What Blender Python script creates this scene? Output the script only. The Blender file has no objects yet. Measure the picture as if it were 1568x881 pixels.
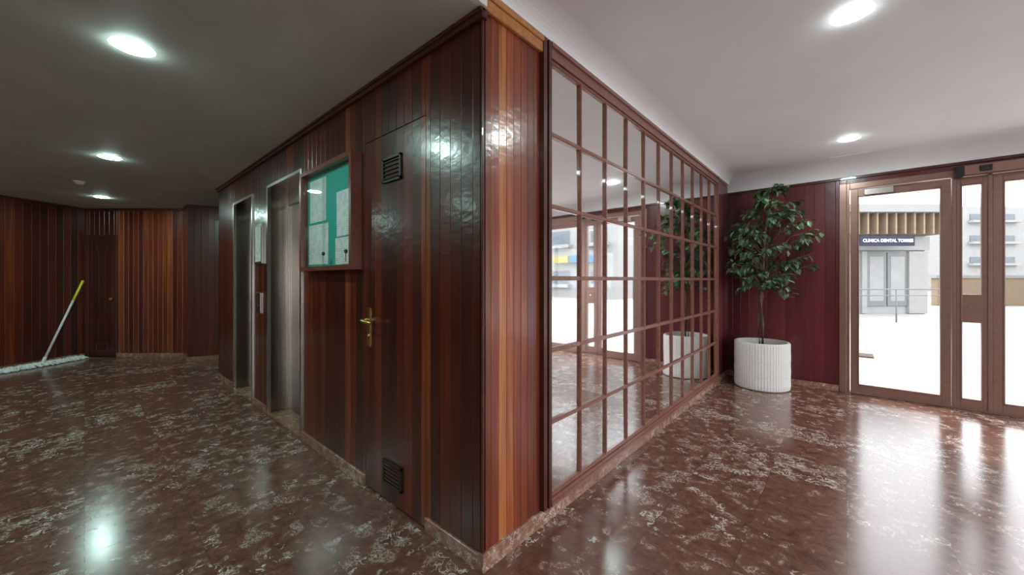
import bpy, bmesh, math, random
from mathutils import Vector, Matrix, noise
R=random.Random(7)
H=1.35
YAW=math.radians(41.5)
FW=Vector((-math.sin(YAW),math.cos(YAW),0)); RT=Vector((math.cos(YAW),math.sin(YAW),0))

# ---------------- materials ----------------
def newmat(name):
    m=bpy.data.materials.new(name); m.use_nodes=True
    nt=m.node_tree; b=nt.nodes['Principled BSDF']
    return m,nt,b
def N(nt,t,**kw):
    n=nt.nodes.new(t)
    for k,v in kw.items(): setattr(n,k,v)
    return n
def simple(name,col,rough=.5,metal=0,bump=0,bscale=60,coat=0,var=0.06,stretch=None):
    m,nt,b=newmat(name)
    tc=N(nt,'ShaderNodeTexCoord')
    nz=N(nt,'ShaderNodeTexNoise'); nz.inputs['Scale'].default_value=bscale; nz.inputs['Detail'].default_value=4
    if stretch:
        mp=N(nt,'ShaderNodeMapping'); mp.inputs['Scale'].default_value=stretch
        nt.links.new(tc.outputs['Object'],mp.inputs[0]); nt.links.new(mp.outputs[0],nz.inputs['Vector'])
    else: nt.links.new(tc.outputs['Object'],nz.inputs['Vector'])
    rp=N(nt,'ShaderNodeValToRGB')
    rp.color_ramp.elements[0].position=.3; rp.color_ramp.elements[1].position=.7
    rp.color_ramp.elements[0].color=(*[c*(1-var) for c in col],1); rp.color_ramp.elements[1].color=(*[min(1,c*(1+var)) for c in col],1)
    nt.links.new(nz.outputs['Fac'],rp.inputs['Fac']); nt.links.new(rp.outputs['Color'],b.inputs['Base Color'])
    b.inputs['Roughness'].default_value=rough; b.inputs['Metallic'].default_value=metal
    b.inputs['Coat Weight'].default_value=coat
    if bump:
        bp=N(nt,'ShaderNodeBump'); bp.inputs['Strength'].default_value=bump; bp.inputs['Distance'].default_value=.01
        nt.links.new(nz.outputs['Fac'],bp.inputs['Height']); nt.links.new(bp.outputs['Normal'],b.inputs['Normal'])
    return m
def wood(name,stops,rough=.25,grain=1.0,coat=.3):
    m,nt,b=newmat(name)
    L=nt.links.new
    at=N(nt,'ShaderNodeAttribute',attribute_name='pk'); sp=N(nt,'ShaderNodeSeparateColor'); L(at.outputs['Color'],sp.inputs[0])
    tc=N(nt,'ShaderNodeTexCoord')
    off=N(nt,'ShaderNodeVectorMath',operation='SCALE'); off.inputs['Scale'].default_value=13
    L(at.outputs['Color'],off.inputs[0])
    ad=N(nt,'ShaderNodeVectorMath',operation='ADD'); L(tc.outputs['Object'],ad.inputs[0]); L(off.outputs[0],ad.inputs[1])
    mp=N(nt,'ShaderNodeMapping'); mp.inputs['Scale'].default_value=(22,22,.9); L(ad.outputs[0],mp.inputs[0])
    n1=N(nt,'ShaderNodeTexNoise'); n1.inputs['Scale'].default_value=1.3; n1.inputs['Detail'].default_value=5; n1.inputs['Distortion'].default_value=.6; L(mp.outputs[0],n1.inputs['Vector'])
    mp2=N(nt,'ShaderNodeMapping'); mp2.inputs['Scale'].default_value=(140,140,3); L(ad.outputs[0],mp2.inputs[0])
    n2=N(nt,'ShaderNodeTexNoise'); n2.inputs['Scale'].default_value=1.5; n2.inputs['Detail'].default_value=3; L(mp2.outputs[0],n2.inputs['Vector'])
    a=N(nt,'ShaderNodeMath',operation='MULTIPLY_ADD'); a.inputs[1].default_value=.7*grain; a.inputs[2].default_value=-.35*grain; L(n1.outputs['Fac'],a.inputs[0])
    c=N(nt,'ShaderNodeMath',operation='MULTIPLY_ADD'); c.inputs[1].default_value=.45; c.inputs[2].default_value=-.225; L(n2.outputs['Fac'],c.inputs[0])
    s=N(nt,'ShaderNodeMath',operation='ADD'); L(a.outputs[0],s.inputs[0]); L(c.outputs[0],s.inputs[1])
    s2=N(nt,'ShaderNodeMath',operation='ADD'); L(s.outputs[0],s2.inputs[0]); L(sp.outputs[0],s2.inputs[1])
    rp=N(nt,'ShaderNodeValToRGB'); cr=rp.color_ramp
    cr.elements[0].position=stops[0][0]; cr.elements[0].color=(*stops[0][1],1)
    cr.elements[1].position=stops[-1][0]; cr.elements[1].color=(*stops[-1][1],1)
    for p,col in stops[1:-1]:
        e=cr.elements.new(p); e.color=(*col,1)
    L(s2.outputs[0],rp.inputs['Fac']); L(rp.outputs['Color'],b.inputs['Base Color'])
    b.inputs['Roughness'].default_value=rough
    b.inputs['Coat Weight'].default_value=coat; b.inputs['Coat Roughness'].default_value=.16
    mp3=N(nt,'ShaderNodeMapping'); mp3.inputs['Scale'].default_value=(9,9,18); L(ad.outputs[0],mp3.inputs[0])
    n3=N(nt,'ShaderNodeTexNoise'); n3.inputs['Scale'].default_value=1; n3.inputs['Detail'].default_value=3; L(mp3.outputs[0],n3.inputs['Vector'])
    bp=N(nt,'ShaderNodeBump'); bp.inputs['Strength'].default_value=.5; bp.inputs['Distance'].default_value=.004
    L(n3.outputs['Fac'],bp.inputs['Height']); L(bp.outputs['Normal'],b.inputs['Normal']); L(bp.outputs['Normal'],b.inputs['Coat Normal'])
    return m
WOOD=wood('mahogany_planks',[(0,(.026,.0045,.003)),(.3,(.072,.010,.005)),(.55,(.14,.023,.008)),(.8,(.29,.068,.017)),(1,(.48,.16,.04))],rough=.3,coat=.35)
WOODS=wood('warm_cedar_planks',[(0,(.075,.014,.008)),(.35,(.19,.038,.017)),(.6,(.33,.085,.030)),(1,(.66,.30,.10))],rough=.28,coat=.5)
WOODF=wood('flare_tinted_mahogany_planks',[(0,(.06,.009,.013)),(.4,(.12,.018,.026)),(.7,(.18,.034,.036)),(1,(.26,.058,.05))],grain=.6,rough=.3)  # mahogany with the mauve flare veil of the far wall mixed into its colours
TRIM=simple('dark_wood_trim',(.075,.018,.012),.3,bscale=30,coat=.3,var=.3)
FRAMEW=simple('reddish_wood_frame',(.24,.10,.075),.3,bscale=40,coat=.3,var=.2)
CABW=simple('cabinet_wood_frame',(.17,.05,.03),.3,bscale=40,coat=.3,var=.2)
ORANGE=simple('orange_wood_trim',(.50,.22,.07),.35,bscale=30,var=.25)
DARK=simple('dark_void',(.03,.010,.007),.7)
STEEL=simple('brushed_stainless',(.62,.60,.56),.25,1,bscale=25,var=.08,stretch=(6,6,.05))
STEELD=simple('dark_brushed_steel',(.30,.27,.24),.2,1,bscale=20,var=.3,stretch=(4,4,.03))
BRONZE=simple('bronze_aluminium',(.32,.20,.165),.3,.55,bscale=20,var=.08)
BRASS=simple('brass',(.75,.55,.22),.25,1)
BLACK=simple('black_plastic',(.015,.015,.017),.4)
WHITEP=simple('white_plastic',(.85,.85,.83),.4)
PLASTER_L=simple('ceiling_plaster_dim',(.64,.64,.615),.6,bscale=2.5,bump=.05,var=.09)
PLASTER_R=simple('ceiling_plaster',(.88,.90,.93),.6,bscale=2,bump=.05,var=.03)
REARW=simple('rear_wall_brown',(.22,.10,.07),.6,bscale=2,bump=.05,var=.1)
GREEN=simple('green_felt',(.03,.45,.36),.8,bscale=200,var=.1)
YELLOW=simple('yellow_plastic',(.85,.85,.03),.4)
MOPW=simple('white_mop_yarn',(.88,.9,.88),.9,bscale=80,var=.1)
POT=simple('white_ribbed_ceramic',(.80,.78,.76),.75,bscale=90,bump=.6,var=.1)
SOIL=simple('potting_soil',(.03,.02,.014),.95,bscale=90,bump=.6,var=.4)
BARK=simple('bark',(.14,.09,.06),.85,bscale=60,bump=.5,var=.3)
PAVE=simple('street_paving',(.40,.37,.36),.6,bscale=1.2,var=.12)
FACADE=simple('pale_render_facade',(.27,.268,.265),.8,bscale=3,var=.06)
BEIGE=simple('beige_wall',(.24,.18,.12),.8,bscale=3,var=.08)
MAT=simple('brown_coir_mat',(.07,.05,.03),.95,bscale=60,var=.2)
WINDK=simple('window_grey_glass',(.09,.11,.13),.3,bscale=3,var=.2)
NAVY=simple('navy_sign',(.008,.012,.035),.6)
BLUE=simple('blue_sign',(.03,.12,.22),.4)
YEL2=simple('yellow_sign',(.28,.23,.05),.4)
SHUT=simple('metal_shutter',(.15,.16,.16),.5,bscale=8)

def marble(name,scale=1,tile=.4,base=((.105,.043,.030),(.235,.115,.080)),vein=(.68,.65,.59),rough=.16,lines=True):
    m,nt,b=newmat(name); L=nt.links.new
    tc=N(nt,'ShaderNodeTexCoord')
    sc=N(nt,'ShaderNodeVectorMath',operation='SCALE'); sc.inputs['Scale'].default_value=1/tile; L(tc.outputs['Object'],sc.inputs[0])
    fl=N(nt,'ShaderNodeVectorMath',operation='FLOOR'); L(sc.outputs[0],fl.inputs[0])
    fr=N(nt,'ShaderNodeVectorMath',operation='FRACTION'); L(sc.outputs[0],fr.inputs[0])
    wn=N(nt,'ShaderNodeTexWhiteNoise',noise_dimensions='2D'); L(fl.outputs[0],wn.inputs['Vector'])
    o=N(nt,'ShaderNodeVectorMath',operation='SCALE'); o.inputs['Scale'].default_value=25; L(wn.outputs['Color'],o.inputs[0])
    P=N(nt,'ShaderNodeVectorMath',operation='ADD'); L(tc.outputs['Object'],P.inputs[0]); L(o.outputs[0],P.inputs[1])
    def noi(s,d=3,dist=0,rough=.5):
        n=N(nt,'ShaderNodeTexNoise'); n.inputs['Scale'].default_value=s*scale; n.inputs['Detail'].default_value=d; n.inputs['Distortion'].default_value=dist; n.inputs['Roughness'].default_value=rough; L(P.outputs[0],n.inputs['Vector']); return n
    base_n=noi(11,6,.5,.75)
    rb=N(nt,'ShaderNodeValToRGB'); rb.color_ramp.elements[0].position=.35; rb.color_ramp.elements[1].position=.68
    rb.color_ramp.elements[0].color=(*base[0],1); rb.color_ramp.elements[1].color=(*base[1],1); L(base_n.outputs['Fac'],rb.inputs['Fac'])
    def veins(sc_,dist,w0,w1,msc,m0,m1,tilevar,tileoff,mdist=.4):
        v=noi(sc_,2,dist)
        s1=N(nt,'ShaderNodeMath',operation='SUBTRACT'); s1.inputs[1].default_value=.52; L(v.outputs['Fac'],s1.inputs[0])
        ab=N(nt,'ShaderNodeMath',operation='ABSOLUTE'); L(s1.outputs[0],ab.inputs[0])
        thin=N(nt,'ShaderNodeMapRange'); thin.inputs['From Min'].default_value=w0; thin.inputs['From Max'].default_value=w1; thin.inputs['To Min'].default_value=1; thin.inputs['To Max'].default_value=0; L(ab.outputs[0],thin.inputs['Value'])
        mk=noi(msc,2.5,mdist)
        th=N(nt,'ShaderNodeMath',operation='MULTIPLY_ADD'); th.inputs[1].default_value=tilevar; th.inputs[2].default_value=tileoff; L(wn.outputs['Value'],th.inputs[0])
        mm=N(nt,'ShaderNodeMath',operation='ADD'); L(mk.outputs['Fac'],mm.inputs[0]); L(th.outputs[0],mm.inputs[1])
        mr=N(nt,'ShaderNodeMapRange'); mr.inputs['From Min'].default_value=m0; mr.inputs['From Max'].default_value=m1; L(mm.outputs[0],mr.inputs['Value'])
        vm=N(nt,'ShaderNodeMath',operation='MULTIPLY'); L(thin.outputs[0],vm.inputs[0]); L(mr.outputs[0],vm.inputs[1]); return vm.outputs[0]
    va=veins(19,1.3,.012,.04,8,.55,.60,.22,-.145)
    vb=veins(38,1.0,.02,.07,11,.55,.62,.12,-.06)
    vb2=N(nt,'ShaderNodeMath',operation='MULTIPLY'); vb2.inputs[1].default_value=.5; L(vb,vb2.inputs[0])
    mx=N(nt,'ShaderNodeMath',operation='MAXIMUM'); L(va,mx.inputs[0]); L(vb2.outputs[0],mx.inputs[1])
    vf=N(nt,'ShaderNodeMath',operation='MULTIPLY'); vf.inputs[1].default_value=.88; L(mx.outputs[0],vf.inputs[0])
    mix=N(nt,'ShaderNodeMix',data_type='RGBA'); L(vf.outputs[0],mix.inputs[0]); L(rb.outputs['Color'],mix.inputs[6]); mix.inputs[7].default_value=(*vein,1)
    out=mix.outputs[2]
    if lines:
        sx=N(nt,'ShaderNodeSeparateXYZ'); L(fr.outputs[0],sx.inputs[0])
        def edge(o):
            q=N(nt,'ShaderNodeMath',operation='SUBTRACT'); q.inputs[1].default_value=.5; L(o,q.inputs[0])
            w=N(nt,'ShaderNodeMath',operation='ABSOLUTE'); L(q.outputs[0],w.inputs[0])
            g=N(nt,'ShaderNodeMath',operation='GREATER_THAN'); g.inputs[1].default_value=.496; L(w.outputs[0],g.inputs[0]); return g.outputs[0]
        e=N(nt,'ShaderNodeMath',operation='MAXIMUM'); L(edge(sx.outputs[0]),e.inputs[0]); L(edge(sx.outputs[1]),e.inputs[1])
        ef=N(nt,'ShaderNodeMath',operation='MULTIPLY'); ef.inputs[1].default_value=.5; L(e.outputs[0],ef.inputs[0])
        m2=N(nt,'ShaderNodeMix',data_type='RGBA'); L(ef.outputs[0],m2.inputs[0]); L(out,m2.inputs[6]); m2.inputs[7].default_value=(.05,.025,.02,1)
        out=m2.outputs[2]
    L(out,b.inputs['Base Color'])
    rr=N(nt,'ShaderNodeMapRange'); rr.inputs['To Min'].default_value=rough*.8; rr.inputs['To Max'].default_value=rough*1.5; L(base_n.outputs['Fac'],rr.inputs['Value']); L(rr.outputs[0],b.inputs['Roughness'])
    b.inputs['Specular IOR Level'].default_value=.95
    return m
FLOORM=marble('red_alicante_marble')
BASEM=marble('marble_skirting',scale=1.6,lines=False,base=((.20,.09,.06),(.42,.23,.16)))

def emis(name,col,s):
    m=bpy.data.materials.new(name); m.use_nodes=True; nt=m.node_tree; nt.nodes.clear()
    e=N(nt,'ShaderNodeEmission'); e.inputs[0].default_value=(*col,1); e.inputs[1].default_value=s
    o=N(nt,'ShaderNodeOutputMaterial'); nt.links.new(e.outputs[0],o.inputs[0]); return m
LED_L=emis('led_cool',(.70,1,.93),225)
LED_R=emis('led_white',(.86,1,.97),165)
def glassm(name,tint=(1,1,1)):
    m=bpy.data.materials.new(name); m.use_nodes=True; nt=m.node_tree; nt.nodes.clear()
    t=N(nt,'ShaderNodeBsdfTransparent'); t.inputs[0].default_value=(*tint,1)
    g=N(nt,'ShaderNodeBsdfGlossy'); g.inputs['Roughness'].default_value=.02
    lw=N(nt,'ShaderNodeLayerWeight'); lw.inputs[0].default_value=.5
    pw=N(nt,'ShaderNodeMath',operation='POWER'); pw.inputs[1].default_value=5; nt.links.new(lw.outputs['Facing'],pw.inputs[0])
    f=N(nt,'ShaderNodeMath',operation='MULTIPLY_ADD'); f.inputs[1].default_value=.8; f.inputs[2].default_value=.035; nt.links.new(pw.outputs[0],f.inputs[0])
    x=N(nt,'ShaderNodeMixShader'); o=N(nt,'ShaderNodeOutputMaterial')
    nt.links.new(f.outputs[0],x.inputs[0]); nt.links.new(t.outputs[0],x.inputs[1]); nt.links.new(g.outputs[0],x.inputs[2]); nt.links.new(x.outputs[0],o.inputs[0]); return m
GLASS=glassm('clear_glass',(.97,.985,.985))
m,nt,b=newmat('mirror_glass'); b.inputs['Base Color'].default_value=(.95,.96,.96,1); b.inputs['Metallic'].default_value=1; b.inputs['Roughness'].default_value=.03
MIRROR=m
m,nt,b=newmat('printed_paper'); L=nt.links.new
tc=N(nt,'ShaderNodeTexCoord'); sx=N(nt,'ShaderNodeSeparateXYZ'); L(tc.outputs['Object'],sx.inputs[0])
w=N(nt,'ShaderNodeMath',operation='MULTIPLY'); w.inputs[1].default_value=75; L(sx.outputs[2],w.inputs[0])
f=N(nt,'ShaderNodeMath',operation='FRACT'); L(w.outputs[0],f.inputs[0])
g=N(nt,'ShaderNodeMath',operation='GREATER_THAN'); g.inputs[1].default_value=.6; L(f.outputs[0],g.inputs[0])
nz=N(nt,'ShaderNodeTexNoise'); nz.inputs['Scale'].default_value=28; L(tc.outputs['Object'],nz.inputs['Vector'])
g2=N(nt,'ShaderNodeMath',operation='GREATER_THAN'); g2.inputs[1].default_value=.5; L(nz.outputs['Fac'],g2.inputs[0])
mu=N(nt,'ShaderNodeMath',operation='MULTIPLY'); L(g.outputs[0],mu.inputs[0]); L(g2.outputs[0],mu.inputs[1])
mx=N(nt,'ShaderNodeMix',data_type='RGBA'); L(mu.outputs[0],mx.inputs[0]); mx.inputs[6].default_value=(.88,.93,.91,1); mx.inputs[7].default_value=(.58,.63,.63,1)
L(mx.outputs[2],b.inputs['Base Color']); b.inputs['Roughness'].default_value=.7
PAPER=m
m,nt,b=newmat('ficus_leaf'); L=nt.links.new
at=N(nt,'ShaderNodeAttribute',attribute_name='pk'); sp=N(nt,'ShaderNodeSeparateColor'); L(at.outputs['Color'],sp.inputs[0])
rp=N(nt,'ShaderNodeValToRGB'); rp.color_ramp.elements[0].color=(.035,.085,.04,1); rp.color_ramp.elements[1].color=(.36,.48,.30,1)
e=rp.color_ramp.elements.new(.6); e.color=(.10,.20,.10,1)
L(sp.outputs[0],rp.inputs['Fac']); L(rp.outputs['Color'],b.inputs['Base Color']); b.inputs['Roughness'].default_value=.45
LEAF=m

# ---------------- mesh builder ----------------
class MB:
    def __init__(s,name,mats,O=(0,0),D=(1,0)):
        s.name=name; s.mats=mats; s.bm=bmesh.new(); s.pk=s.bm.loops.layers.float_color.new('pk')
        D=Vector(D).normalized(); s.O=Vector(O); s.D=D; s.Nn=Vector((D.y,-D.x))
    def w(s,a,t,z):
        p=s.O+s.D*a+s.Nn*t; return Vector((p.x,p.y,z))
    def box(s,a0,a1,t0,t1,z0,z1,mi=0,r=None,tilt=None):
        if a1<a0: a0,a1=a1,a0
        vs=[s.bm.verts.new(s.w(a,t,z)) for a in(a0,a1) for t in(t0,t1) for z in(z0,z1)]
        if tilt:
            c=sum((v.co for v in vs),Vector())/8
            for v in vs: v.co=c+tilt@(v.co-c)
        F=[(0,1,3,2),(4,6,7,5),(0,4,5,1),(2,3,7,6),(0,2,6,4),(1,5,7,3)]
        col=(r if r is not None else R.random(),R.random(),R.random(),1)
        for f in F:
            fc=s.bm.faces.new([vs[i] for i in f]); fc.material_index=mi
            for l in fc.loops: l[s.pk]=col
    def poly(s,pts,mi=0,r=None):
        vs=[s.bm.verts.new(p) for p in pts]; fc=s.bm.faces.new(vs); fc.material_index=mi
        col=(r if r is not None else R.random(),R.random(),R.random(),1)
        for l in fc.loops: l[s.pk]=col
        return fc
    def cyl(s,c,axis,r0,r1,h,mi=0,n=24,smooth=True):
        q=Vector(axis).to_track_quat('Z','Y'); c=Vector(c)
        a=[];b=[]
        for i in range(n):
            t=2*math.pi*i/n; d=Vector((math.cos(t),math.sin(t),0))
            a.append(s.bm.verts.new(c+q@(d*r0))); b.append(s.bm.verts.new(c+q@(d*r1+Vector((0,0,h)))))
        fs=[]
        for i in range(n):
            f=s.bm.faces.new((a[i],a[(i+1)%n],b[(i+1)%n],b[i])); f.smooth=smooth; fs.append(f)
        fs.append(s.bm.faces.new(a[::-1])); fs.append(s.bm.faces.new(b))
        for f in fs:
            f.material_index=mi
            for l in f.loops: l[s.pk]=(.5,.5,.5,1)
    def tube(s,pts,rad,mi=0,n=8):
        rings=[]
        pts=[Vector(p) for p in pts]
        for i,p in enumerate(pts):
            d=(pts[min(i+1,len(pts)-1)]-pts[max(i-1,0)]).normalized(); q=d.to_track_quat('Z','Y')
            r=rad[i] if isinstance(rad,(list,tuple)) else rad
            rings.append([s.bm.verts.new(p+q@Vector((math.cos(2*math.pi*k/n)*r,math.sin(2*math.pi*k/n)*r,0))) for k in range(n)])
        fs=[]
        for a,b in zip(rings,rings[1:]):
            for k in range(n):
                f=s.bm.faces.new((a[k],a[(k+1)%n],b[(k+1)%n],b[k])); f.smooth=True; fs.append(f)
        fs.append(s.bm.faces.new(rings[0][::-1])); fs.append(s.bm.faces.new(rings[-1]))
        for f in fs:
            f.material_index=mi
            for l in f.loops: l[s.pk]=(.4,.5,.5,1)
    def planks(s,a0,a1,z0,z1,w=.083,th=.02,mi=0,seed=0,lo=.15,hi=.85,orange=.12,off=0,vals=None):
        k=math.floor((a0-off)/w+1e-6)
        while off+k*w<a1-1e-4:
            p0=max(a0,off+k*w); p1=min(a1,off+(k+1)*w)
            rr=random.Random(k*977+seed*131+5)
            v=lo+(hi-lo)*rr.random()**1.3
            if rr.random()<orange: v=hi+.12
            if vals: v=vals[k%len(vals)]
            if p1-p0>.004: s.box(p0,p1,-th,0,z0,z1,mi,v)
            k+=1
    def done(s,bevel=0,seg=1,recalc=True,parent=None):
        if recalc: bmesh.ops.recalc_face_normals(s.bm,faces=s.bm.faces)
        me=bpy.data.meshes.new(s.name); s.bm.to_mesh(me); s.bm.free()
        for m in s.mats: me.materials.append(m)
        o=bpy.data.objects.new(s.name,me); bpy.context.collection.objects.link(o)
        if bevel:
            md=o.modifiers.new('bevel','BEVEL'); md.width=bevel; md.segments=seg; md.limit_method='ANGLE'; md.angle_limit=math.radians(40)
        if parent: o.parent=parent
        return o

ZL=2.60; ZR=2.76; YE=1.22; XM=-1.26; YF=6.05; ZW=2.58
# ---------------- floor / ceilings ----------------
f=MB('floor',[FLOORM]); f.box(-11.5,4.6,-YF-.06,2.6,-.1,0); o=f.done()
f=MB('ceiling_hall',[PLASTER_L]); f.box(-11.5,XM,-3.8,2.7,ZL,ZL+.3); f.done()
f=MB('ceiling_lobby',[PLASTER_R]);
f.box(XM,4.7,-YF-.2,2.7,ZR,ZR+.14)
f.box(XM-.001,XM+.03,-YE,2.6,ZL,ZR,0)
def cove(mb,prof,p0,p1,axis):
    for (a,za),(b2,zb) in zip(prof,prof[1:]):
        if axis=='y': pts=[(XM+a,p0,za),(XM+b2,p0,zb),(XM+b2,p1,zb),(XM+a,p1,za)]
        else: pts=[(p0,YF-a,za),(p0,YF-b2,zb),(p1,YF-b2,zb),(p1,YF-a,za)]
        fc=mb.poly([Vector(p) for p in pts]); fc.smooth=True
prof=[(.03+.15*(1-math.cos(t)),2.68+.079*math.sin(t)) for t in [i*math.pi/2/8 for i in range(9)]]
cove(f,[(0,2.68)]+prof,YE,YF,'y')
prof=[(.02+.30*(1-math.cos(t)),ZW+(ZR-.001-ZW)*math.sin(t)) for t in [i*math.pi/2/10 for i in range(11)]]
cove(f,[(0,ZW)]+prof,XM,4.6,'x')
f.done(recalc=False)

# ---------------- elevator wall ----------------
EX=[(-6.45,-5.66),(-4.846,-4.357),(-3.446,-2.36)]
E1=(-4.357,-3.446); E2=(-5.66,-4.846); DR=(-2.36,-1.70); ZE=2.295; ZD=2.24
w=MB('wall_elevator',[WOOD,DARK],(0,YE),(1,0))
SK=.075
PK=dict(seed=3,lo=.10,hi=.54,orange=.03)
for a,b2 in EX+[(-1.70,XM)]:
    w.planks(a,b2,SK,ZL-.03,**PK); w.box(a,b2-(.03 if b2==XM else 0),-.35,-.021,0,ZL,1)
for a,b2,z in [(*E1,ZE),(*E2,ZE),(*DR,ZD)]:
    w.planks(a,b2,z+.002,ZL-.03,**PK); w.box(a,b2,-.35,-.021,z,ZL,1)
w.box(*DR,-.35,-.06,0,ZD,1)
w.done(.0024)
w=MB('wall_elevator_end',[WOOD],(-6.45,0),(0,-1)); w.planks(-3.8,-YE,SK,ZL-.03,seed=2); w.box(-3.8,-YE-.02,-.1,-.02,0,ZL); w.done(.0028)
w=MB('door_1',[WOOD,DARK,BLACK,BRASS,TRIM],(0,YE),(1,0))
w.planks(DR[0]+.002,DR[1]-.002,.012,ZD-.002,th=.03,**PK)
def louver(w,a0,a1,z0,z1,fm=2,sm=2,n=5):
    e=.014
    w.box(a0,a1,0,.012,z0,z0+e,fm,.1); w.box(a0,a1,0,.012,z1-e,z1,fm,.1); w.box(a0,a0+e,0,.012,z0,z1,fm,.1); w.box(a1-e,a1,0,.012,z0,z1,fm,.1)
    w.box(a0+e,a1-e,0,.001,z0+e,z1-e,1)
    for i in range(n):
        z=z0+e+(z1-z0-2*e)*(i+.5)/n
        w.box(a0+e,a1-e,.001,.009,z-.004,z+.003,sm,.3)
louver(w,-2.135,-1.93,1.94,2.09,2,4); louver(w,-2.13,-1.925,.115,.255,2,4)
hx=-2.315
w.box(hx-.02,hx+.02,0,.006,.92,1.17,3)
w.cyl(w.w(hx,.0,1.09),(0,-1,0),.011,.011,.055,3,16)
w.tube([w.w(hx,.05,1.09),w.w(hx+.02,.058,1.09),w.w(hx+.07,.058,1.087),w.w(hx+.125,.054,1.083)],[.011,.011,.0095,.008],3,10)
w.cyl(w.w(hx,.006,.99),(0,-1,0),.009,.009,.006,3,14)
w.done(.002)
w=MB('trim_1',[TRIM],(0,YE),(1,0)); w.box(-6.48,XM+.02,-.02,.022,ZL-.045,ZL-.001); w.box(-6.48,XM+.02,0,.032,ZL-.02,ZL-.0005)
w.box(XM-.012,XM+.003,-.012,.004,SK,ZL-.045,0); w.done(.004)
w=MB('baseboard_elevator',[BASEM],(0,YE),(1,0))
for a,b2 in EX+[(-1.695,XM+.013)]: w.box(a,b2,-.02,.012,0.0005,SK)
w.done(.002)

def elevator(name,a,b2,notch):
    w=MB(name,[STEEL,STEELD,BLACK,DARK,BASEM],(0,YE),(1,0))
    fr=.03; dp=.19
    w.box(a,a+fr,-.02,.012,.001,ZE); w.box(b2-fr,b2,-.02,.012,.001,ZE); w.box(a+fr,b2-fr,-.02,.012,ZE-fr,ZE)
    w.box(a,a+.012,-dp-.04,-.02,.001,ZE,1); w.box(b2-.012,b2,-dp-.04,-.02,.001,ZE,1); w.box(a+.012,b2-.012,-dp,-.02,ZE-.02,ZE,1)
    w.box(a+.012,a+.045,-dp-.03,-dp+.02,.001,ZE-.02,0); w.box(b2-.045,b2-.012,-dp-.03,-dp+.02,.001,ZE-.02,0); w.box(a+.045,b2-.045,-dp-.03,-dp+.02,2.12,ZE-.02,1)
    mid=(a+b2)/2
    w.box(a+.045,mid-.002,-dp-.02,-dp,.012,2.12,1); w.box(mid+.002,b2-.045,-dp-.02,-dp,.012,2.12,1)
    w.box(a,b2,-.35,-dp-.03,0,ZE+.001,3)
    w.box(a+.012,b2-.012,-dp,.0,.0005,.012,4)
    w.done(.002)
elevator('elevator_door',*E1,0); elevator('elevator_door',*E2,0)
w=MB('elevator_call_panel',[STEEL,BLACK,LED_L],(0,YE),(1,0)); w.box(-4.70,-4.56,0,.014,1.0,1.22); w.cyl(w.w(-4.63,.014,1.15),(0,-1,0),.018,.018,.006,1); w.cyl(w.w(-4.63,.014,1.07),(0,-1,0),.018,.018,.006,1); w.done(.003)
w=MB('framed_notice',[STEEL,PAPER],(0,YE),(1,0)); w.box(-4.72,-4.49,0.001,.02,1.52,1.93); w.box(-4.70,-4.51,.02,.022,1.54,1.91,1); w.done(.002)
w=MB('notice_board_cabinet',[CABW,GREEN,PAPER,GLASS,BLACK,STEEL],(0,YE),(1,0))
a,b2,z0,z1,T=-3.30,-2.41,1.42,2.20,.075; fr=.032
w.box(a,b2,0.001,.012,z0,z1,0)
w.box(a,b2,.012,T,z0,z0+fr,0); w.box(a,b2,.012,T,z1-fr,z1,0); w.box(a,a+fr,.012,T,z0+fr,z1-fr,0); w.box(b2-fr,b2,.012,T,z0+fr,z1-fr,0)
w.box(a+fr,b2-fr,.012,.02,z0+fr,z1-fr,1)
for (pa,pz,pw,ph) in [(-3.22,1.80,.30,.33),(-3.24,1.47,.36,.31),(-2.74,1.66,.26,.32),(-2.76,1.46,.25,.19),(-2.52,2.05,.06,.08)]:
    w.box(pa,pa+pw,.021,.0225,pz,pz+ph,2,tilt=Matrix.Rotation(R.uniform(-.02,.02),3,'Y'))
mid=(a+b2)/2
for s0,s1 in[(a+fr,mid+.015),(mid-.015,b2-fr)]:
    t=.058 if s0<mid-.1 else .066
    w.box(s0,s1,t,t+.004,z0+fr,z1-fr,3)
for k in (mid+.02,b2-fr-.035,):
    w.cyl(w.w(k,.070,1.54),(0,-1,0),.014,.014,.012,4); w.box(k-.004,k+.004,.075,.079,1.475,1.535,5)
w.done(.002)

# ---------------- mirror wall ----------------
w=MB('wall_mirror',[WOODS,DARK,WOODF],(XM,0),(0,1))
w.planks(YE+.0,1.655,SK,ZL-.0,w=.0545,off=YE,vals=[.20,.38,.74,.55,.38,.34,.18,.26])
w.box(YE+.03,1.70,-.14,-.021,0,ZR,1); w.box(1.69,5.43,-.14,-.03,0,ZR,1)
w.planks(5.43,YF,SK,2.68,w=.085,mi=2,seed=5,lo=.2,hi=.7,orange=0); w.box(5.43,YF+.1,-.14,-.021,0,ZR,1)
w.done(.0024)
w=MB('trim_2',[ORANGE,TRIM],(XM,0),(0,1)); w.box(YE-.02,1.66,-.0,.022,ZL-.005,ZL+.05); w.box(YE-.02,1.66,-.02,.03,ZL+.05,ZL+.08,0); w.done(.004)
w=MB('baseboard_mirror',[BASEM],(XM,0),(0,1)); w.box(YE-.012,YF-.012,-.02,.014,.0005,SK+.01); w.done(.002)
w=MB('mirror_grid_panel',[FRAMEW,MIRROR,TRIM],(XM,0),(0,1))
Y0,Y1,Z0,Z1=1.735,5.40,.135,2.585; nc,nr=11,6
w.box(1.655,1.685,-.02,.028,SK+.01,2.68,2); w.box(1.685,1.70,-.02,.012,SK+.01,2.68,2); w.box(1.70,Y0-.008,-.02,.03,SK+.01,2.68,2)
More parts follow.
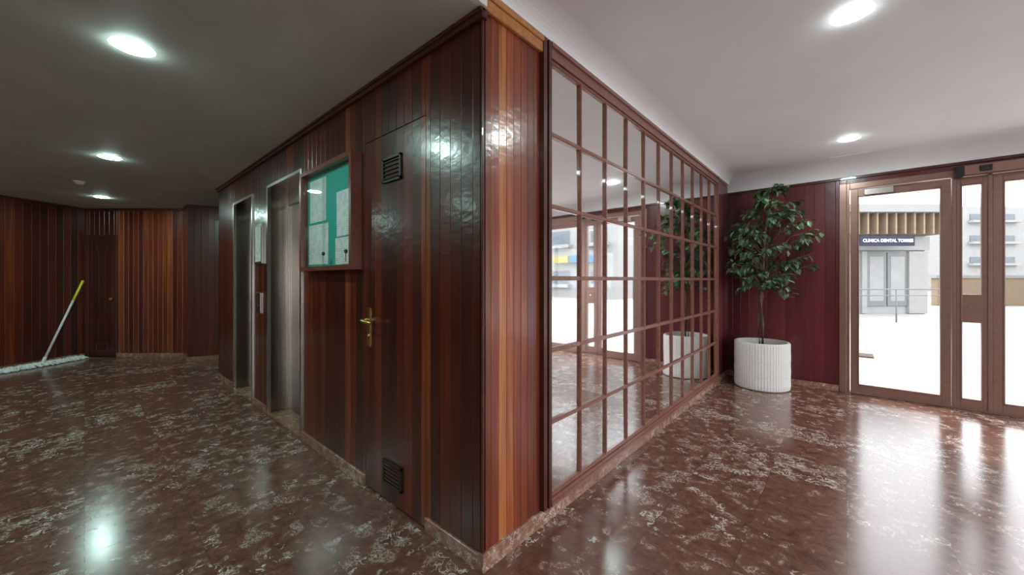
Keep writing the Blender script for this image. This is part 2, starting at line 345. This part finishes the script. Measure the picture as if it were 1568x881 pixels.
w.box(Y0-.008,Y1+.04,-.02,.022,SK+.01,Z0-.012); w.box(Y0-.008,Y1+.04,.0,.034,SK+.01,SK+.03)
w.box(Y0-.008,Y1+.04,-.02,.022,Z1+.012,2.68); w.box(Y0-.008,Y1+.04,.0,.034,2.655,2.68)
w.box(Y1+.008,Y1+.035,-.02,.025,Z0,2.60)
dw=(Y1-Y0)/nc; dh=(Z1-Z0)/nr
for i in range(nc+1):
    y=Y0+i*dw; w.box(y-.011,y+.011,-.004,.009,Z0-.012,Z1+.012); w.box(y-.006,y+.006,.009,.013,Z0-.012,Z1+.012)
for j in range(nr+1):
    z=Z0+j*dh; w.box(Y0-.008,Y1+.008,-.004,.0085,z-.013,z+.013); w.box(Y0-.008,Y1+.008,.0085,.0125,z-.007,z+.007)
for i in range(nc):
    for j in range(nr):
        y=Y0+i*dw; z=Z0+j*dh
        tl=Matrix.Rotation(R.gauss(0,.003),3,'Z')@Matrix.Rotation(R.gauss(0,.003),3,'Y')
        w.box(y+.004,y+dw-.004,-.008,-.002,z+.004,z+dh-.004,1,tilt=tl)
w.done()

# ---------------- far wall + entrance ----------------
w=MB('wall_entrance',[WOODF,DARK,TRIM],(0,YF),(1,0))
w.planks(XM,-.066,SK,ZW,w=.1,seed=6,lo=.25,hi=.65,orange=0); w.box(XM-.1,-.066,-.15,-.021,0,ZR+.1,1)
w.planks(-.066,4.6,2.50,ZW,w=.6,mi=0,seed=7,lo=.4,hi=.6,orange=0); w.box(-.066,4.6,-.15,-.021,2.50,ZR+.1,1)
w.box(XM,4.6,0,.018,ZW-.03,ZW,2)
w.done(.003)
w=MB('baseboard_entrance',[BASEM],(0,YF),(1,0)); w.box(XM+.014,-.07,-.02,.012,.0005,SK); w.done(.002)
def leaf(name,a,b2,st=.065,block=None,top=2.34,closer=False,O=(0,YF),D=(1,0)):
    w=MB(name,[BRONZE,GLASS,BLACK,BRASS,STEEL],O,D)
    w.box(a,a+st,-.05,.0,.02,top+.08); w.box(b2-st,b2,-.05,.0,.02,top+.08)
    w.box(a+st,b2-st,-.05,0,.02,.11); w.box(a+st,b2-st,-.05,0,top,top+.08)
    for q0,q1 in((a+st,a+st+.012),(b2-st-.012,b2-st)): w.box(q0,q1,-.04,.006,.11,top)
    w.box(a+st,b2-st,-.04,.006,.11,.122); w.box(a+st,b2-st,-.04,.006,top-.012,top)
    w.box(a+st,b2-st,-.028,-.022,.11,top,1)
    if block:
        w.box(a+st,b2-st,-.05,.004,block[0],block[1]); c=(a+b2)/2
        w.cyl(w.w(c,.004,(block[0]+block[1])/2),(0,-1,0),.018,.018,.012,4); 
    if closer:
        w.box(a+.12,a+.36,.0,.05,top+.0,top+.065,4); w.box(a+.3,a+.55,.02,.03,top+.07,top+.08,4)
    w.done(.002)
w=MB('entrance_frame',[BRONZE,BLACK,STEEL,BRASS],(0,YF),(1,0))
w.box(-.066,.0,-.08,.02,.001,2.50); w.box(.0,.03,-.08,.008,.001,2.50)
w.box(.03,4.55,-.08,.01,2.43,2.50); w.box(.03,4.55,-.08,.0,.001,.018)
for a in (.83,1.07,1.93,2.17,3.0,3.8,): w.box(a,a+.03,-.08,.008,.018,2.43)
w.box(4.5,4.6,-.08,.01,.001,2.5)
w.done(.003)
leaf('door_2',.035,.825,closer=True)
leaf('window_1',.862,1.068,st=.028,block=(.91,1.2))
leaf('door_3',1.102,1.928)
leaf('window_2',1.962,2.168,st=.028,block=(.91,1.2))
leaf('window_3',2.202,2.998); leaf('window_4',3.032,3.798); leaf('window_5',3.832,4.498)  # unseen glazing past the doors, added to let in more daylight
w=MB('door_operator_box',[BRONZE,BLACK],(0,YF),(1,0)); w.box(.90,1.95,.012,.10,2.42,2.515); w.box(.84,.90,.012,.105,2.41,2.52,1); w.box(1.0,1.08,.10,.115,2.44,2.50,1); w.done(.004)

# ---------------- hall back walls ----------------
def P(u,d):
    t=(u-784)/579; v=FW*d+RT*(t*d); return Vector((v.x,v.y))
P0=P(0,5.55); P1=P(130,6.6); P2=P(280,6.6); P3=P(287,6.25); P4=P(348,6.5)
dd=(P0-P1).normalized(); PM=P1+dd*3.6
def hallwall(name,A,B,seed,lo,hi,orange,wd=.09,bb='baseboard_hall',skip=None,e0=0,e1=0):
    D=(B-A); Lg=D.length
    w=MB(name,[WOOD,DARK,TRIM],A,D)
    if skip:
        s0,s1,zt=skip
        w.planks(0,s0,SK,ZL,w=wd,seed=seed,lo=lo,hi=hi,orange=orange); w.planks(s1,Lg,SK,ZL,w=wd,seed=seed,lo=lo,hi=hi,orange=orange)
        w.planks(s0,s1,zt,ZL,w=wd,seed=seed,lo=lo,hi=hi,orange=orange)
    else: w.planks(0,Lg,SK,ZL,w=wd,seed=seed,lo=lo,hi=hi,orange=orange)
    w.box(-e0,Lg+e1,-.12,-.035,0,ZL,1); w.box(0,Lg,0,.02,ZL-.04,ZL-.001,2)
    w.done(.0024)
    b=MB(bb,[BASEM],A,D)
    if skip: b.box(skip[1],Lg,-.02,.012,.0005,SK)
    else: b.box(0,Lg,-.02,.012,.0005,SK)
    b.done(.002)
hallwall('wall_left',PM,P1,11,.1,.45,.06,wd=.1,bb='baseboard_left',e1=.2)
hallwall('wall_back',P1,P2,12,.3,.62,.2,wd=.085,bb='baseboard_back',skip=(.04,.56,2.14),e0=.15,e1=.1)
hallwall('wall_back_return',P2,P3,13,.2,.5,.1,bb='baseboard_back_return',e0=.1)
hallwall('wall_passage',P3,P4+(P4-P3)*3.5,14,.3,.6,.05,bb='baseboard_passage',e1=.2)
w=MB('door_4',[WOOD,DARK,TRIM,BRASS,FRAMEW],P1,P2-P1)
w.planks(.065,.535,.012,2.115,w=.12,seed=22,lo=.2,hi=.3,orange=0,th=.03)
w.box(.04,.065,-.03,.012,.0,2.14,2); w.box(.535,.56,-.03,.012,.0,2.14,2); w.box(.065,.535,-.03,.012,2.115,2.14,2)
louver(w,.2,.4,1.86,1.99,2,2,4); louver(w,.2,.4,.12,.24,2,2,4)
w.cyl(w.w(.49,0,1.02),(w.Nn.x,w.Nn.y,0),.022,.026,.045,3,16); w.done(.002)
w=MB('wall_rear',[REARW],(0,-2.6),(-1,0)); w.box(-4.7,11.5,-.2,0,0,3); w.done()
w=MB('wall_right',[WOODF,BRONZE],(4.6,0),(0,-1)); w.box(-YF-.1,2.6,-.12,0,0,.15,1); w.box(-YF-.1,2.6,-.12,0,2.45,ZR+.01,1)
for y in (-6.0,-4.6,-3.2,-1.8,-.4,1.0,2.5): w.box(y-.04,y+.04,-.1,0,.15,2.45,1)
w.done(.003)
w=MB('window_6',[GLASS],(4.6,0),(0,-1)); w.box(-YF,2.6,-.06,-.054,.15,2.45,0); w.done()
w=MB('wall_passage_end',[WOOD,DARK],(0,3.7),(1,0)); w.planks(-9,-6.35,0,ZL,seed=33); w.box(-9,-6.35,-.1,-.02,0,ZL,1); w.done(.003)

# ---------------- ceiling lights ----------------
def downlight(x,y,z,led,r=.08):
    w=MB('recessed_ceiling_light',[WHITEP,led])
    n=40
    def ringq(prof,mi):
        for i in range(n):
            a=2*math.pi*i/n; b=2*math.pi*(i+1)/n
            for (r0,z0),(r1,z1) in zip(prof,prof[1:]):
                if r1<1e-4:
                    pts=[Vector((x+r0*math.cos(a),y+r0*math.sin(a),z0)),Vector((x+r0*math.cos(b),y+r0*math.sin(b),z0)),Vector((x,y,z1))]
                else: pts=[Vector((x+r0*math.cos(a),y+r0*math.sin(a),z0)),Vector((x+r0*math.cos(b),y+r0*math.sin(b),z0)),Vector((x+r1*math.cos(b),y+r1*math.sin(b),z1)),Vector((x+r1*math.cos(a),y+r1*math.sin(a),z1))]
                fc=w.poly(pts,mi); fc.smooth=True
    ringq([(r+.014,z-.0005),(r+.012,z-.002),(r,z-.0025)],0)
    ringq([(r,z-.0025),(r-.003,z-.006),(r-.03,z-.010),(0,z-.011)],1)
    w.done(recalc=False)
for x in(-2.87,-5.62,-8.40): downlight(x,.17,ZL,LED_L)
for x in(-2.0,-4.7,-7.4): downlight(x,-1.75,ZL,LED_L)  # unseen extra row behind the camera, added as fill for the hall
for y in(-.1,2.69,5.05): downlight(.02,y,ZR,LED_R)
for y in(-.1,2.69): downlight(2.9,y,ZR,LED_R)
w=MB('smoke_detector',[WHITEP]); c=P(122,1.25*579/151); w.cyl((c.x,c.y,ZL-.012),(0,0,1),.055,.06,.0118); w.cyl((c.x,c.y,ZL-.04),(0,0,1),.03,.045,.028); w.done()
w=MB('ceiling_access_panel',[PLASTER_R,DARK]); c=P(1305,1.41*579/190)
w.box(c.x-.2,c.x+.2,-c.y-.1,-c.y+.1,ZR-.006,ZR-.0005,0); w.done(.002)

# ---------------- mop ----------------
mo=bpy.data.objects.new('dust_mop',None); bpy.context.collection.objects.link(mo)
wall_n=Vector(((P1-P0).y,-(P1-P0).x)).normalized(); wd=(P1-P0).normalized()
A0=P1-wd*.06+wall_n*.10
w=MB('mop_head',[MOPW])
for i in range(560):
    s=R.uniform(.05,1.45); c=A0-wd*s; 
    off=R.uniform(-.035,.05); b=c+wall_n*off
    e=b+wall_n*R.uniform(-.04,.10)+wd*R.uniform(-.05,.05)
    m_=(b+e)/2
    b=Vector((b.x,b.y,R.uniform(.02,.065))); e3=Vector((e.x,e.y,.009))
    w.tube([b,Vector((m_.x,m_.y,R.uniform(.02,.06))),e3],.009,0,5)
w.done(parent=mo)
w=MB('mop_pole',[WHITEP,YELLOW,BLACK])
b0=P(65,5.93); b0=Vector((b0.x,b0.y,.045)); t0=P(127,6.42); t0=Vector((t0.x,t0.y,1.34))
q=b0.lerp(t0,.74)
w.tube([b0,q],.015,0,12); w.tube([q,t0],.0165,1,12); w.tube([b0-(t0-b0)*.01,b0.lerp(t0,.07)],.021,0,12); w.done(parent=mo)

# ---------------- plant ----------------
pl=bpy.data.objects.new('potted_ficus_tree',None); bpy.context.collection.objects.link(pl)
cx,cy=-.808,5.694
w=MB('pot',[POT,SOIL]); n=240; rr=.298; hh=.575
def ring(r,z,rib=0):
    return [w.bm.verts.new((cx+(r+(rib*(abs(math.sin(i*math.pi/4))-.5)) )*math.cos(2*math.pi*i/n),cy+(r+(rib*(abs(math.sin(i*math.pi/4))-.5)))*math.sin(2*math.pi*i/n),z+(0))) for i in range(n)]
rings=[ring(rr-.02,.001),ring(rr-.004,.012,.004)]+[ring(rr+.0015*math.sin(k*1.7),.012+(hh-.024)*k/12,.005) for k in range(1,12)]+[ring(rr-.001,hh-.012,.005),ring(rr-.006,hh),ring(rr-.028,hh),ring(rr-.032,hh-.09)]
for a,b2 in zip(rings,rings[1:]):
    for i in range(n):
        w.bm.faces.new((a[i],a[(i+1)%n],b2[(i+1)%n],b2[i]))
w.bm.faces.new(rings[0][::-1]); fc=w.bm.faces.new(rings[-1]); fc.material_index=1
w.done(parent=pl)
w=MB('trunk_and_branches',[BARK])
tr=[(cx+.01,cy,.45),(cx+.015,cy-.01,.8),(cx-.01,cy,1.1),(cx+.02,cy,1.5),(cx+.04,cy-.02,1.9),(cx+.07,cy-.02,2.3)]
w.tube(tr,[.02,.017,.016,.014,.010,.005])
w.tube([(cx-.02,cy+.01,.45),(cx-.035,cy+.01,.8),(cx+.01,cy+.02,1.15),(cx-.03,cy+.02,1.6)],[.015,.013,.011,.007])
lf=MB('foliage',[LEAF])
def env(z):
    pts=[(1.05,.25),(1.3,.32),(1.55,.46),(1.8,.54),(2.0,.48),(2.2,.34),(2.4,.22),(2.55,.12)]
    for (a,ra),(b,rb) in zip(pts,pts[1:]):
        if a<=z<=b: return ra+(rb-ra)*(z-a)/(b-a)
    return .1
def leafm(p,d,size,r):
    d=d.normalized(); side=d.cross(Vector((R.uniform(-.4,.4),R.uniform(-.4,.4),1))).normalized(); up=side.cross(d)
    pts=[(0,0,0),(.3,.24,.03),(.6,.25,.03),(1,0,-.12),(.6,-.25,.03),(.3,-.24,.03)]
    mid1=p+d*size*.32-up*size*.03; mid2=p+d*size*.65-up*size*.04
    V=[p+d*(a*size)+side*(b*size)+up*(c*size) for a,b,c in pts]
    for quad in([V[0],mid1,V[1]],[V[1],mid1,mid2,V[2]],[V[2],mid2,V[3]],[V[0],V[5],mid1],[V[5],V[4],mid2,mid1],[V[4],V[3],mid2]):
        fc=lf.poly(quad,0,r); fc.smooth=True
def clampp(p):
    p.x=max(p.x,XM+.05); p.y=min(p.y,YF-.04); p.z=min(p.z,2.54); return p
for k in range(90):
    z=1.25+1.27*(k+R.random())/90; a=R.uniform(0,2*math.pi); rad=env(z)*R.uniform(.55,1.05)
    ax=cx+.03+.08*(z-1.5)
    if k in(2,4,7,9,11): a=R.uniform(-.9,.5); rad=.27; z=1.10+.03*k
    if k in(20,30,40): a=.72+R.uniform(-.3,.3); rad=.58
    if k in(22,34): a=-2.5; rad=.45
    end=clampp(Vector((ax+rad*math.cos(a),cy+rad*math.sin(a),z)))
    st=Vector((ax,cy,max(1.2,min(2.25,z-.1-rad*.5)))); md=clampp((st+end)/2+Vector((0,0,.10)))
    w.tube([st,md,end],[.005,.004,.002],0,5)
    for q in range(13):
        t=R.uniform(.4,1.05); base=st.lerp(md,t*2) if t<.5 else md.lerp(end,t*2-1)
        out=Vector((math.cos(a),math.sin(a),0))
        d=out*R.uniform(.1,.9)+Vector((R.uniform(-.8,.8),R.uniform(-.8,.8),R.uniform(-1.2,.2)))
        sz=R.uniform(.065,.11); base=clampp(base+Vector((R.uniform(-.03,.03),)*3))
        if base.x+d.normalized().x*sz<XM+.04 : d.x=abs(d.x)
        if base.y+d.normalized().y*sz>YF-.03: d.y=-abs(d.y)
        leafm(base,d,sz,R.random()**1.5)
w.done(parent=pl); lf.done(recalc=False,parent=pl)

# ---------------- exterior ----------------
f=MB('street_ground',[PAVE]); f.box(-60,90,-120,-YF-.07,-.2,-.02); f.box(4.6,90,-YF-.07,40,-.2,-.02); f.done()
O=FW*15.3; 
w=MB('clinic_building',[FACADE,SHUT,WINDK,BEIGE],(O.x,O.y),(RT.x,RT.y))
w.box(7,16.7,-6,0,-.02,4.1,0); w.box(6.8,16.9,-6,.9,3.95,4.25,0)
for i in range(22): w.box(9+i*.36,9.07+i*.36,.05,.75,3.12,3.95,3)
w.box(6.8,16.8,.0,.1,2.55,3.1,0)
for s0 in (9.2,11.4,13.6):
    w.box(s0+.0,s0+2.05-.0,.02,.06,2.45,2.5,1)
for s0,s1 in((14.3,15.1),(15.15,15.95)):
    w.box(s0,s1,.0,.05,.3,2.45,1)
    w.box(s0+.12,s1-.12,.05,.06,.5,2.3,0)
w.box(14.1,14.3,0,.08,0,2.5,0); w.box(15.95,16.7,0,.12,0,2.5,0); w.box(10,12.5,0,.05,.8,2.3,2)
w.done(.01)
sg=MB('shop_sign',[NAVY,WHITEP],(O.x,O.y),(RT.x,RT.y)); sg.box(13.3,15.4,.75,.85,2.66,3.04,0); so=sg.done(.005)
tcu=bpy.data.curves.new('sign_text','FONT'); tcu.body='CLINICA DENTAL TORRES'; tcu.size=.163; tcu.extrude=.01; tcu.align_x='CENTER'; tcu.align_y='CENTER'; tcu.offset=.003
to=bpy.data.objects.new('sign_lettering',tcu); bpy.context.collection.objects.link(to); tcu.materials.append(WHITEP)
pp=O+RT*14.35-FW*.87; to.location=(pp.x,pp.y,2.85); to.rotation_euler=(math.pi/2,0,YAW); to.parent=so
w=MB('street_railing',[SHUT],((FW*12.2).x,(FW*12.2).y),(RT.x,RT.y))
w.tube([w.w(11.0,0,1.05),w.w(13.9,0,1.05)],.02); w.tube([w.w(11.0,0,.85),w.w(13.9,0,.85)],.015)
for s0 in(11.0,12.4,13.9): w.tube([w.w(s0,0,-.02),w.w(s0,0,1.05)],.02)
w.done()
def block(name,O2,D,w0,w1,dep,h,mat,nx,nz,ws=(.6,.5)):
    w=MB(name,[mat,WINDK,FACADE],O2,D); w.box(w0,w1,-dep,0,-.02,h,0)
    for i in range(nx):
        for j in range(nz):
            a=w0+(w1-w0)*(i+.5-ws[0]/2)/nx; b=w0+(w1-w0)*(i+.5+ws[0]/2)/nx
            z=h*(j+.5)/nz; w.box(a,b,-.0,.04,z-h/nz*ws[1]/2,z+h/nz*ws[1]/2,1); w.box(a-.2,b+.2,0,.5,z-h/nz*ws[1]/2-.25,z-h/nz*ws[1]/2,2)
    w.done()
O2=FW*42
block('apartment_building',(O2.x,O2.y),(RT.x,RT.y),50,80,10,9.5,FACADE,9,4,ws=(.5,.3))
block('street_shop_building',(0,24),(1,0),9,34,8,9,FACADE,8,3,ws=(.5,.35))
w=MB('shop_awning',[BLUE,YEL2,WHITEP],(0,24),(1,0))
for i,(a,b2) in enumerate([(10,12.5),(12.6,14),(15,18),(19,22)]): w.box(a,b2,.06,.7,2.6,3.1,[0,1,2,0][i])
w.done()
O3=FW*20
w=MB('garden_wall',[BEIGE,FACADE],(O3.x,O3.y),(RT.x,RT.y)); w.box(22.5,50,-.3,0,-.02,1.45); w.box(22.4,50,-.35,.05,1.45,1.6,1); w.done()
w=MB('door_mat',[MAT],(0,9.3),(1,0)); w.box(.10,.36,-.2,.2,-.02,.005); w.done(.004)

# ---------------- world / sun / camera ----------------
wd_=bpy.data.worlds.new('World'); bpy.context.scene.world=wd_; wd_.use_nodes=True
bg=wd_.node_tree.nodes['Background']; bg.inputs[0].default_value=(.95,.96,1,1); bg.inputs[1].default_value=5.0
sun=bpy.data.lights.new('sun','SUN'); sun.energy=3; sun.angle=.05; sun.color=(1,.96,.9)
so_=bpy.data.objects.new('sun',sun); bpy.context.collection.objects.link(so_); so_.rotation_euler=(math.radians(38),0,math.radians(200))
cam=bpy.data.cameras.new('camera'); co=bpy.data.objects.new('camera',cam); bpy.context.collection.objects.link(co)
co.location=(0,0,H); co.rotation_euler=(math.pi/2,0,YAW); cam.sensor_width=36; cam.lens=579/1568*36; cam.shift_y=-11.5/1568; cam.clip_start=.02; cam.clip_end=500
sc=bpy.context.scene; sc.camera=co
sc.view_settings.view_transform='Standard'; sc.view_settings.look='None'; sc.view_settings.exposure=0.0
